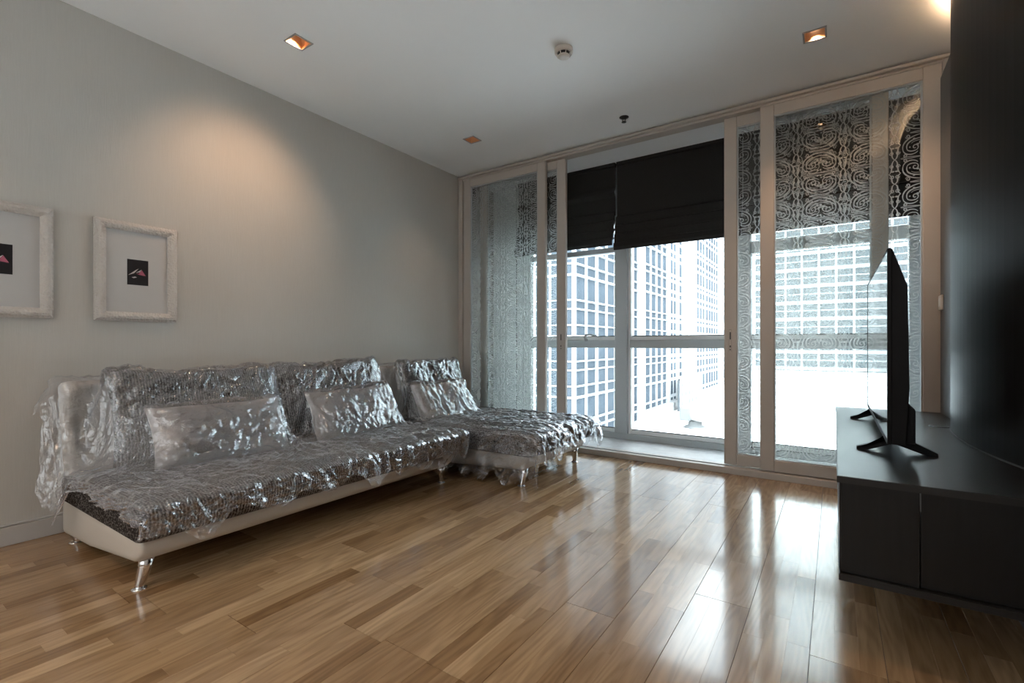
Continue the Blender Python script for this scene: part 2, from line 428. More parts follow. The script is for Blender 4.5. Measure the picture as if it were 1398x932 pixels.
# ---- lace film mesh for a door pane, origin at the pane's lower left corner, in the xz plane
GW, GZ0, GZ1 = .805, .132, 2.577
def lace_mesh():
    a, b = GW / 6, (GZ1 - GZ0) / 16          # quarter tile
    V, F = [], []
    def ribbon(pts, wd):
        n = len(pts); base = len(V)
        P = np.array(pts, float)
        T = np.gradient(P, axis=0); T /= np.linalg.norm(T, axis=1)[:, None] + 1e-9
        N = np.stack([-T[:, 1], T[:, 0]], 1)
        t = np.linspace(0, 1, n); ww = wd * (.45 + .55 * np.sin(np.pi * np.clip(t * .9 + .05, 0, 1)))
        for p, q in zip(P + N * ww[:, None] / 2, P - N * ww[:, None] / 2): V.append(p); V.append(q)
        for i in range(n - 1): F.append((base + 2 * i, base + 2 * i + 1, base + 2 * i + 3, base + 2 * i + 2))
    def disc(c, r, n=8, sx=1, sy=1):
        base = len(V); 
        for i in range(n): V.append(np.array([c[0] + r * sx * math.cos(2 * math.pi * i / n), c[1] + r * sy * math.sin(2 * math.pi * i / n)]))
        F.append(tuple(range(base, base + n)))
    def spiral(c, r0, r1, a0, turns, n=22):
        return [(c[0] + (r0 + (r1 - r0) * i / n) * math.cos(a0 + turns * 2 * math.pi * i / n), c[1] + (r0 + (r1 - r0) * i / n) * math.sin(a0 + turns * 2 * math.pi * i / n)) for i in range(n + 1)]
    def bez(p0, p1, p2, p3, n=14):
        p0, p1, p2, p3 = map(np.array, (p0, p1, p2, p3)); o = []
        for i in range(n + 1):
            t = i / n; o.append(p0 * (1 - t)**3 + 3 * p1 * t * (1 - t)**2 + 3 * p2 * t * t * (1 - t) + p3 * t**3)
        return o
    # quarter tile drawn in unit square
    strokes = []
    for k in range(2):                                   # nested heart lobes
        o = .15 * k
        strokes.append((bez((.02, .10 + o), (.35, .12 + o), (.78 - o, .30 + .4 * o), (.70 - o, .66)), .050))
        strokes.append((bez((.70 - o, .66), (.66 - o, .90 - o), (.30, .95 - o), (.16, .78 - .6 * o)), .044))
    strokes.append((spiral((.26, .60), .14, .03, 1.2, 1.2), .040))
    strokes.append((bez((1, .0), (.80, .10), (.98, .30), (.78, .42)), .048))     # ogee lattice
    strokes.append((bez((.78, .42), (.98, .56), (.80, .86), (1, 1)), .048))
    strokes.append((spiral((.90, .30), .085, .02, 3.0, 1.25, 16), .036))
    strokes.append((spiral((.88, .72), .085, .02, 3.4, -1.25, 16), .036))
    strokes.append((spiral((.52, .13), .09, .02, .2, 1.3, 16), .036))
    strokes.append((spiral((.60, .90), .08, .02, 2.2, -1.3, 16), .036))
    strokes.append((bez((.05, .33), (.16, .36), (.30, .33), (.40, .44)), .026))
    strokes.append((bez((.0, .985), (.3, 1.0), (.45, .93), (.78, .99)), .028))
    strokes.append((bez((.0, .02), (.2, .05), (.3, .0), (.44, .02)), .03))
    dots = [((.07, .44), .052, 1, 1.25), ((.17, .50), .045, 1.2, .9), ((.0, .54), .05, .8, 1.2), ((.93, .52), .05, 1.2, .8), ((.30, .25), .034, 1.3, .8), ((.45, .58), .03, 1, 1), ((.06, .88), .04, 1, 1)]
    for p, wd in strokes: ribbon([(q[0] * a, q[1] * b) for q in p], wd * .155)
    for c, r, sx, sy in dots: disc((c[0] * a, c[1] * b), r * .145, 8, sx, sy)
    Q = np.array(V); QF = list(F)
    AV, AF = [], []
    for i in range(6):
        for j in range(16):
            q = Q.copy()
            q[:, 0] = (i * a + q[:, 0]) if i % 2 == 0 else ((i + 1) * a - q[:, 0])
            q[:, 1] = (j * b + q[:, 1]) if j % 2 == 0 else ((j + 1) * b - q[:, 1])
            base = len(AV) * len(Q)
            AV.append(q); AF.extend([tuple(base + k for k in f) for f in QF])
    v2 = np.concatenate(AV)
    vv = [(float(p[0]), 0.0, float(p[1])) for p in v2]
    # border line
    n = len(vv)
    for (x0, x1, z0, z1) in ((.006, GW - .006, .006, .011), (.006, GW - .006, GZ1 - GZ0 - .011, GZ1 - GZ0 - .006), (.006, .011, .011, GZ1 - GZ0 - .011), (GW - .011, GW - .006, .011, GZ1 - GZ0 - .011)):
        vv += [(x0, 0, z0), (x1, 0, z0), (x1, 0, z1), (x0, 0, z1)]; AF.append((n, n + 1, n + 2, n + 3)); n += 4
    me = bpy.data.meshes.new('lace_film'); me.from_pydata(vv, [], AF); me.update()
    return me
LACE = lace_mesh()

def sliding_door(n, gx0, yf, label, pull_side):
    """one framed glass leaf; gx0 = left edge of glass, yf = room-side face"""
    d = struct(empty('door_%d' % n, (gx0, yf, 0)), label)
    s, th = .088, .042
    for (x0, x1) in ((-s, 0), (GW, GW + s)):
        box('stile', x0, x1, 0, th, .052, 2.655, 'frame_paint', d, .004)
    box('top_rail', 0, GW, .001, th - .001, GZ1, 2.654, 'frame_paint', d, .003)
    box('bottom_rail', 0, GW, .001, th - .001, .052, GZ0, 'frame_paint', d, .003)
    box('glass_pane', 0, GW, .018, .024, GZ0, GZ1, 'door_glass', d)
    for (x0, x1, z0, z1) in ((0, .008, GZ0, GZ1), (GW - .008, GW, GZ0, GZ1), (.008, GW - .008, GZ0, GZ0 + .008), (.008, GW - .008, GZ1 - .008, GZ1)):
        box('glazing_bead', x0, x1, .010, .034, z0, z1, 'aluminium_paint', d)
    link('lace_film', LACE, 'frosted_lace', d, (0, .0165, GZ0))
    if pull_side:
        px = -s * .5 if pull_side < 0 else GW + s * .5
        h = box('flush_pull', px - .010, px + .010, -.002, .004, .895, 1.065, 'frame_paint', d, .002)
        for z0, z1 in ((.99, 1.045), (.93, .945), (.91, .918)):
            box('slot', px - .004, px + .004, -.003, .003, z0, z1, 'black_edge', h)
    return d
sliding_door(1, -3.118, YW, 'front sliding glass door against the wallpapered wall', 0)
sliding_door(2, -2.935, YW + .050, 'rear sliding glass door standing open beside the chaise', 1)
sliding_door(3, -.607, YW + .050, 'rear sliding glass door half hidden behind another door', -1)
sliding_door(4, -.358, YW, 'front sliding glass door behind the television', 0)

# ---- outer windows
YO = 4.46
wn = struct(empty('window_1', (0, YO, 0)), 'grey aluminium windows with a transom behind the blinds')
FZ0, FZ1 = .028, H
panes = [(-2.77, -1.79, True), (-1.64, -.71, False), (-.585, .446, True)]
box('frame_sill', -2.95, XR + .05, 0, .11, FZ0, .085, 'aluminium_paint', wn, .004)
box('frame_head', -2.95, XR + .05, 0, .11, 2.58, FZ1, 'aluminium_paint', wn, .004)
box('mullion', -1.79, -1.665, -.02, .11, .085, 2.58, 'aluminium_paint', wn, .004)
box('mullion_reveal', -1.665, -1.64, .02, .11, .085, 2.58, 'white_paint', wn, .003)
box('mullion', -.71, -.585, -.02, .11, .085, 2.58, 'aluminium_paint', wn, .004)
box('jamb', -2.95, -2.77, 0, .11, .085, 2.58, 'white_paint', wn, .004)
box('jamb', .446, XR + .05, 0, .11, .085, 2.58, 'aluminium_paint', wn, .004)
for i, (a, b, sash) in enumerate(panes):
    t = box('transom', a, b, -.005, .10, .918, .995, 'aluminium_paint', wn, .004)
    for z0, z1 in ((.085, .918), (.995, 2.58)):
        bz = .035
        box('pane_bead', a, b, .04, .08, z0, z0 + bz, 'white_paint', wn, .002)
        box('gasket', a, b, .052, .060, z0 + bz, z0 + bz + .008, 'black_edge', wn)
        box('window_pane', a, b, .055, .061, z0 + bz, z1, 'window_glass', wn)
    if sash:
        z = 1.86 if i == 0 else 1.72
        box('sash_rail', a, b, .0, .09, z, z + (.05 if i == 0 else .10), 'aluminium_paint' if i == 0 else 'white_paint', wn, .003)
hd = bm_obj('window_handle', tube_bm([(-2.10, -.006, .995), (-2.10, -.03, 1.02), (-2.09, -.045, 1.045), (-2.05, -.05, 1.05), (-1.97, -.05, 1.04)], [.02, .014, .010, .009, .008], 8), 'aluminium_paint', wn, True)
# solid pier between left wall and window
struct(box('wall_pier', XL, -2.95, YO - .02, YO + .15, 0, H, 'white_paint'), 'white pier beside the window')

# ---- roman blinds
def blind(x0, x1, zb, label, crease, y=4.37):
    d = empty('roman_blind', (0, y, zb)); tag(d, label, 'blind', 'black roman blinds over the windows')
    top = H - zb
    nz = 4
    n = 30
    # pleated panel: vertical sheet, soft horizontal crease
    prof = []
    zs = np.linspace(.30, top, 24)
    for z in zs:
        o = 0
        if crease: o = -.030 * math.exp(-((z - .52) / .03)**2) * (1 if z < .52 else 1.0)
        prof.append((o, z))
    back = [(o + .006, z) for o, z in reversed(prof)]
    prism('blind_panel', prof + back, x0, x1, 'x', 'blind_fabric', d)
    box('head_rail', x0, x1, -.02, .03, top - .035, top, 'blind_fabric', d, .003)
    # stacked folds
    for k in range(4):
        z1 = .34 - k * .085; z0 = z1 - .115
        if k == 3: z0 = 0
        o = -.024 - .020 * k
        prism('blind_fold', [(o * .25, z1), (o - .006, z1 - .018), (o - .010, z0 + .03), (o, z0), (o + .010, z0), (o + .006, z0 + .05), (.004, z1)], x0, x1, 'x', 'blind_fabric', d, .002)
    return d
blind(-2.865, -1.752, 1.895, 'short black roman blind with a sagging crease over the handled window', True)
blind(-1.737, -.640, 1.845, 'wide black roman blind without crease over the middle window', False)
blind(-.632, .50, 1.845, 'black roman blind seen through the lace patterned glass', False, 4.365)

# ================================================================== ceiling fittings
def downlight(i, x, y, tilt, label, watts, cone):
    d = empty('downlight', (x, y, H)); tag(d, label, 'downlight', 'square recessed downlights in the ceiling')
    # trim ring
    bm = bmesh.new(); o, n = .0575, hs - .001
    for (a, b, c, e) in ((-o, o, -o, -n), (-o, o, n, o), (-o, -n, -n, n), (n, o, -n, n)): add_box(bm, a, b, c, e, -.004, .006)
    bm_obj('trim_ring', bm, 'trim_grey', d)
    bm = bmesh.new(); b0 = [(-n, -n), (n, -n), (n, n), (-n, n)]; k = .82
    lo = [bm.verts.new((p[0], p[1], .0)) for p in b0]; hi = [bm.verts.new((p[0] * k, p[1] * k, .105)) for p in b0]
    for j in range(4): bm.faces.new((lo[j], lo[(j + 1) % 4], hi[(j + 1) % 4], hi[j]))
    bm_obj('reflector', bm, 'copper_reflector', d)
    bm = bmesh.new(); add_box(bm, -n, n, -n, n, .105, .11); bm_obj('housing', bm, 'black_edge', d)
    l = bm_obj('lamp', lathe_bm([(.020, 0), (.026, .012), (.018, .03)], 16), 'dark_metal', d, True, (0, 0, .072))
    bm_obj('lens', lathe_bm([(.0005, -.0015), (.019, -.0015), (.019, .0)], 16), 'lamp_glow', l)
    ld = bpy.data.lights.new('halogen', 'SPOT'); ld.energy = watts; ld.color = (1, .61, .35)
    ld.spot_size = R(cone); ld.spot_blend = 1.0; ld.shadow_soft_size = .02
    lo = bpy.data.objects.new('halogen_light', ld); COL.objects.link(lo); lo.parent = d
    lo.location = (0, 0, .02); lo.rotation_euler = tilt
DLN = ['square recessed downlight with lit lamp above the front of the sofa', 'small square recessed downlight above the chaise corner', 'square recessed downlight above the television', 'unseen square downlight added for fill near the picture frames', 'unseen square downlight added for fill over the middle of the room', 'unseen square downlight added for fill near the back wall']
tilts = [(0, R(40), 0), (0, R(20), 0), (R(25), R(-10), 0), (0, R(30), 0), (0, 0, 0), (0, 0, 0)]
for i, (x, y) in enumerate(DL):
    downlight(i, x, y, tilts[i], DLN[i], [11, 3, 12, 4, 8, 26][i], [84, 60, 90, 60, 90, 120][i])

d = empty('smoke_detector', (-1.330, 2.513, H)); tag(d, 'round white smoke detector on the ceiling', 'smoke detector')
bm_obj('base_ring', lathe_bm([(.054, 0), (.054, -.022), (.050, -.026)], 28), 'detector_plastic', d, True)
bm_obj('vent_band', lathe_bm([(.040, -.024), (.036, -.040)], 28), 'dark_metal', d, True)
bm_obj('cap', lathe_bm([(.030, -.034), (.036, -.040), (.034, -.047), (.012, -.050)], 28), 'detector_plastic', d, True)
for k in range(8):
    a = k * math.pi / 4
    bm_obj('rib', tube_bm([(.048 * math.cos(a), .048 * math.sin(a), -.024), (.036 * math.cos(a), .036 * math.sin(a), -.043)], .003, 6), 'detector_plastic', d)
d = empty('fire_sprinkler', (-1.345, 3.527, H)); tag(d, 'small metal fire sprinkler head on the ceiling', 'sprinkler')
bm_obj('escutcheon', lathe_bm([(.036, 0), (.036, -.003), (.014, -.012)], 20), 'dark_metal', d, True)
for s in (-1, 1): bm_obj('arm', tube_bm([(s * .010, 0, -.010), (s * .012, 0, -.022), (s * .004, 0, -.036)], .003, 6), 'dark_metal', d)
bm_obj('deflector', lathe_bm([(.017, -.036), (.018, -.039), (.004, -.040)], 16), 'dark_metal', d)

# ================================================================== pictures on the left wall
def picture(yc, label):
    w2, z0, z1, f = .193, 1.083, 1.632, .050
    d = empty('picture_frame', (XL, yc, z0)); tag(d, label, 'picture', 'white carved frames on the wallpapered wall')
    hgt = z1 - z0
    # rails: rounded moulding, mitred
    prof = [(.004, 0), (.018, .001), (.020, .006), (.034, .014), (.038, .026), (.033, .038), (.022, f), (.004, f)]
    corners = [(-w2, 0), (w2, 0), (w2, hgt), (-w2, hgt)]; inn = [(1, 1), (-1, 1), (-1, -1), (1, -1)]
    for k in range(4):
        bm = bmesh.new(); A, B = [], []
        (c0, i0), (c1, i1) = (corners[k], inn[k]), (corners[(k + 1) % 4], inn[(k + 1) % 4])
        for dx, t in prof:
            A.append(bm.verts.new((dx, c0[0] + i0[0] * t, c0[1] + i0[1] * t))); B.append(bm.verts.new((dx, c1[0] + i1[0] * t, c1[1] + i1[1] * t)))
        n = len(prof)
        for j in range(n): bm.faces.new((A[j], A[(j + 1) % n], B[(j + 1) % n], B[j]))
        bm.faces.new(A); bm.faces.new(B)
        bm_obj('frame_rail', bm, 'carved_white', d, False)
    box('mount_board', .006, .012, -w2 + f - .004, w2 - f + .004, f - .004, hgt - f + .004, 'mat_board', d)
    pr = box('print', .0121, .0135, -.049, .049, .203, .345, 'print_ink', d)
    def tri(pts, mat):
        bm = bmesh.new(); bm.faces.new([bm.verts.new((.0138, y, z)) for y, z in pts]); bm_obj('print_motif', bm, mat, pr)
    tri([(-.046, .255), (-.012, .285), (.004, .297), (-.018, .268)], 'print_white')
    tri([(-.010, .272), (.018, .292), (.008, .276)], 'print_white')
    tri([(.004, .268), (.018, .290), (.037, .258)], 'print_pink')
    tri([(-.010, .270), (.012, .266), (.036, .257), (.006, .262)], 'print_pink')
    tri([(-.03, .245), (-.012, .25), (-.005, .246), (-.02, .241)], 'print_white')
    return d
picture(1.046, 'white carved picture frame with a tiny dark print, hung above the sofa')
picture(.503, 'white carved picture frame hung left of the sofa back')

# ================================================================== curved dark panel, console, TV
def arc_pts(n=28):
    c = (.443 + 2.30, 2.80); r = 2.30; a = math.asin(.72 / r)
    return [(c[0] - r * math.cos(t), c[1] + r * math.sin(t)) for t in np.linspace(-a, a, n)]
ap = arc_pts()
cp = empty('curved_wall_panel', (XR, 2.8, 0)); tag(cp, 'tall curved near-black laminate panel rising from the console', 'wall panel')
bm = bmesh.new()
prof = [(p[0] - XR, p[1] - 2.8) for p in ap]; prof = [(p[0], p[1]) for p in prof]
back = [(p[0] + .02, p[1]) for p in reversed(prof)]
bm.free()
prism('panel_skin', prof + back, .5455, 2.63, 'z', 'panel_laminate', cp)
prism('base_edge', [(p[0] - .003, p[1]) for p in prof] + [(p[0] + .001, p[1]) for p in reversed(prof)], .5455, .551, 'z', 'slate_laminate', cp)
# cove strip on top of the panel
cl = empty('cove_light', (XR + .03, 2.85, 2.55)); tag(cl, 'warm cove light strip on top of the curved panel', 'light strip')
box('channel', -.02, .03, -.52, .45, 0, .02, 'trim_grey', cl)
box('diffuser', -.015, .025, -.51, .44, .02, .03, 'cove_glow', cl)

cy0, cy1, cxf = 1.805, 3.80, .006
zt0, zt1, zb0, zb1 = .523, .545, .220, .242
cs = empty('tv_console', (cxf, (cy0 + cy1) / 2, zb0)); tag(cs, 'long black wall-mounted floating console under the television', 'console')
def cbox(name, x0, x1, y0, y1, z0, z1, mat, par=None, bev=.0015):
    o = box(name, x0 - cxf, x1 - cxf, y0 - (cy0 + cy1) / 2, y1 - (cy0 + cy1) / 2, z0 - zb0, z1 - zb0, mat, par or cs, bev)
    return o
cbox('top_board', cxf, XR, cy0, cy1, zt0 + .0005, zt1, 'dark_laminate')
cbox('front_edge_band', cxf - .0012, cxf, cy0, cy1, zt0 + .001, zt1 - .001, 'black_edge', bev=0)
cbox('end_edge_band', cxf, XR, cy0 - .0015, cy0, zt0 + .001, zt1 - .001, 'black_edge', bev=0)
cbox('bottom_board', cxf + .004, XR, cy0, cy1, zb0, zb1, 'dark_laminate')
cbox('end_edge_band', cxf + .004, XR, cy0 - .0015, cy0, zb0 + .001, zb1 - .001, 'black_edge', bev=0)
cbox('end_panel', cxf + .010, .205, cy0 + .014, cy0 + .032, zb1, zt0, 'dark_laminate')
cbox('end_panel', .207, XR, cy0 + .022, cy0 + .040, zb1, zt0, 'dark_laminate')
cbox('seam_strip', .2045, .2075, cy0 + .010, cy0 + .03, .467, zt0, 'slate_laminate', bev=0)
for k in range(3):
    a = cy0 + .034 + k * .65; 
    f = cbox('drawer_front', cxf + .006, cxf + .024, a, a + .645, zb1 + .002, zt0 - .002, 'dark_laminate')
cbox('back_panel', XR - .02, XR, cy0 + .05, cy1, zb1, zt0, 'black_edge')
bm_obj('cable_grommet', lathe_bm([(.041, zt1 - zb0), (.041, zt1 - zb0 + .003), (.034, zt1 - zb0 + .0035)], 24, None, (.430 - cxf, 3.155 - (cy0 + cy1) / 2, 0)), 'dark_metal', cs, True)
bm_obj('grommet_hole', lathe_bm([(.030, zt1 - zb0 + .003), (.030, zt1 - zb0 + .0042)], 20, None, (.430 - cxf, 3.155 - (cy0 + cy1) / 2, 0)), 'black_edge', cs)

# television: screen faces -x
tx, ty0, ty1, tz0, tz1 = .155, 2.145, 3.400, .600, 1.294
tyc = (ty0 + ty1) / 2
tv = empty('television', (tx, tyc, zt1)); tag(tv, 'slim black flat-screen television on splayed feet seen edge-on', 'television')
def tbox(name, x0, x1, y0, y1, z0, z1, mat, bev=0): return box(name, x0 - tx, x1 - tx, y0 - tyc, y1 - tyc, z0 - zt1, z1 - zt1, mat, tv, bev)
tbox('screen', tx - .0005, tx + .003, ty0 + .008, ty1 - .008, tz0 + .018, tz1 - .008, 'screen_glass')
for (a, b, c, e) in ((ty0, ty0 + .008, tz0, tz1), (ty1 - .008, ty1, tz0, tz1), (ty0 + .008, ty1 - .008, tz1 - .008, tz1), (ty0 + .008, ty1 - .008, tz0, tz0 + .018)):
    tbox('bezel', tx - .002, tx + .010, a, b, c, e, 'black_plastic', .001)
w2 = (ty1 - ty0) / 2; hh = tz0 - zt1; ht = tz1 - zt1
prism('back_shell', [(.010, hh + .001), (.010, ht - .001), (.013, ht - .001), (.055, ht - .135), (.060, hh + .20), (.050, hh + .001)], -w2 + .004, w2 - .004, 'y', 'black_plastic', tv, .003)
prism('rear_housing', [(.045, hh + .004), (.045, hh + .125), (.056, hh + .150), (.078, hh + .125), (.078, hh + .004)], -w2 + .02, w2 - .02, 'y', 'black_plastic', tv, .004)
for yy in (-.46, .46):
    bm = bmesh.new()
    # inverted V foot made of two tapered blades
    for s, xe in ((-1, -.085), (1, .155)):
        xa = .028
        P = [(xa - .025, hh + .008), (xa + .025, hh + .008), (xe + (.0 if s < 0 else .0), .011), (xe, 0.0), (xe - s * .03, 0.0), (xa + .004 * s, hh - .022)]
        for yo in (-.011, .011): pass
        A = [bm.verts.new((p[0], yy - .012, p[1])) for p in P]; B = [bm.verts.new((p[0], yy + .012, p[1])) for p in P]
        bm.faces.new(A); bm.faces.new(B[::-1])
        for i in range(len(P)): bm.faces.new((A[i], B[i], B[(i + 1) % len(P)], A[(i + 1) % len(P)]))
    bm_obj('foot', bm, 'black_plastic', tv)

sw = empty('light_switch', (XR, 3.76, 1.20)); tag(sw, 'white light switch on the dark cladding beside the doors', 'switch')
box('plate', -.012, 0, -.045, .045, -.044, .044, 'switch_plastic', sw, .003)
box('rocker', -.015, -.011, -.018, .018, -.026, .026, 'white_paint', sw, .002)

# ================================================================== sofa
SO = (-2.65, 1.60, 0)
def rounded_slab(name, prof, y0, y1, mat, par, bev, seg=4):
    o = prism(name, prof, y0, y1, 'y', mat, par, bev, seg, True)
    return o
def splayed_leg(par, x, y, dx, dy, h=.125):
    l = bm_obj('leg', tube_bm([(x, y, h), (x + dx * .25, y + dy * .25, h * .7), (x + dx * .55, y + dy * .55, h * .4), (x + dx * .85, y + dy * .85, h * .15), (x + dx, y + dy, .006)], [.026, .024, .021, .018, .017], 14), 'chrome', par, True)
    bm_obj('foot_disc', lathe_bm([(.026, 0), (.026, .004), (.014, .008)], 18, None, (x + dx, y + dy, 0)), 'chrome', l, True)
def seating(name, label, cat, y0, y1, xf):
    """klik-klak seat: cream base, knit seat pad, cream back slab, chrome legs; xf = front of the seat pad"""
    r = empty(name, ((-3.1 + xf) / 2, (y0 + y1) / 2, 0)); tag(r, label, cat)
    ox, oy = r.location.x, r.location.y
    def L(p): return [(a - ox, b) for a, b in p]
    rounded_slab('base', L([(-3.13, .028), (-2.75, .050), (xf - .14, .112), (xf - .085, .150), (xf - .08, .215), (-3.13, .20)]), y0 + .015 - oy, y1 - .015 - oy, 'cream_leather', r, .028)
    rounded_slab('seat_pad', L([(-3.08, .20), (-3.08, .325), (-2.7, .352), (xf - .06, .358), (xf - .005, .33), (xf, .285), (xf - .03, .22), (xf - .08, .205)]), y0 - oy, y1 - oy, 'knit_y', r, .035)
    rounded_slab('backrest', L([(-2.98, .30), (-3.105, .775), (-3.215, .765), (-3.10, .30)]), y0 + .01 - oy, y1 - .0 - oy, 'cream_leather', r, .035)
    for (xx, dx, hgt) in ((xf - .15, -.015, .125), (-3.02, -.01, .05)):
        for (yy, dy) in ((y0 + .065, -.022), (y1 - .065, .022)):
            splayed_leg(r, xx - ox, yy - oy, dx, dy, hgt)
    return r
sofa = seating('sofa', 'cream leather sofa bed with grey knit seat pad and chrome legs', 'sofa', .685, 2.50, -2.085)
chaise = seating('chaise_lounge', 'cream leather chaise with grey knit pad beside the glass doors', 'chaise', 2.655, 3.535, -1.585)

def pillow(name, label, cat, group, mat, c, W, Hh, T, lean, seed, pinch=.06, rx=0, rough=.010):
    """soft cushion: W along y, Hh up, T thick; leans back against the seat back"""
    N = Noise(seed); nu, nv = 44, 30
    u = np.linspace(-1, 1, nu); v = np.linspace(-1, 1, nv); U, Vv = np.meshgrid(u, v, indexing='ij')
    th = T / 2 * ((1 - U**4) * (1 - Vv**4))**.42 * (.80 + .35 * N(U * 1.1 + 9, Vv * 1.1 + 4))
    sx = 1 - pinch * (1 - Vv**2) * np.abs(U)**3; sz = 1 - pinch * 1.6 * (1 - U**2) * np.abs(Vv)**3
    Y = U * W / 2 * sx; Z = Vv * Hh / 2 * sz + .012 * N(U * 2 + 3, Vv * 2)
    dn = rough * (np.abs(N(U * 3.1 + 5, Vv * 2.3 + 1)) + .5 * np.abs(N(U * 6 + 2, Vv * 5 + 8))) * (1 - np.maximum(np.abs(U), np.abs(Vv))**6)
    V, F = [], []
    for s in (1, -1):
        base = len(V)
        X = s * (th + dn * (1 if s > 0 else .3))
        V += [(float(a), float(b), float(cc)) for a, b, cc in zip(X.ravel(), Y.ravel(), Z.ravel())]
        for i in range(nu - 1):
            for j in range(nv - 1):
                q = (base + i * nv + j, base + (i + 1) * nv + j, base + (i + 1) * nv + j + 1, base + i * nv + j + 1)
                F.append(q if s > 0 else q[::-1])
    bm = bmesh.new(); vs = [bm.verts.new(p) for p in V]
    for f in F: bm.faces.new([vs[i] for i in f])
    bmesh.ops.remove_doubles(bm, verts=bm.verts, dist=.0004)
    o = bm_obj(name, bm, mat, None, True, c, (rx, -lean, 0))
    return tag(o, label, cat, group)
G1 = 'large grey knit back cushions'; G2 = 'pale lumbar pillows under the plastic'
cush = [
 pillow('back_cushion', 'large grey knit cushion behind a lumbar pillow at the picture end of the sofa', 'cushion', G1, 'knit_y', (-2.945, 1.255, .585), .86, .50, .15, R(17), 3, .05),
 pillow('back_cushion', 'large grey knit cushion at the sofa end beside the chaise', 'cushion', G1, 'knit_y', (-2.945, 2.105, .590), .83, .50, .15, R(17), 5, .05, R(2)),
 pillow('back_cushion', 'grey knit cushion on the chaise', 'cushion', G1, 'knit_y', (-2.945, 3.115, .575), .76, .49, .14, R(17), 8, .04),
]
pil = [
 pillow('lumbar_pillow', 'pale oblong pillow on the sofa beneath the picture frame', 'pillow', G2, 'pillow_cotton', (-2.735, 1.265, .490), .68, .33, .17, R(27), 11, .05, R(-1)),
 pillow('lumbar_pillow', 'pale oblong pillow on the sofa end next to the chaise', 'pillow', G2, 'pillow_cotton', (-2.735, 2.12, .500), .68, .33, .17, R(25), 13, .05, R(1)),
 pillow('lumbar_pillow', 'pale oblong pillow on the chaise', 'pillow', G2, 'pillow_cotton', (-2.74, 3.02, .490), .64, .31, .16, R(26), 17, .05),
]

# ------------------------------------------------------------------ plastic dust sheets
def world_bvh(objs):
    V, F = [], []
    def rec(o, M):
        Mw = M @ Matrix.LocRotScale(o.location, o.rotation_euler, o.scale)
        if o.type == 'MESH':
            b = len(V); V.extend([Mw @ v.co for v in o.data.vertices]); F.extend([[b + i for i in p.vertices] for p in o.data.polygons])
        for c in o.children: rec(c, Mw)
    for o in objs: rec(o, Matrix.Identity(4))
    return BVHTree.FromPolygons(V, F)

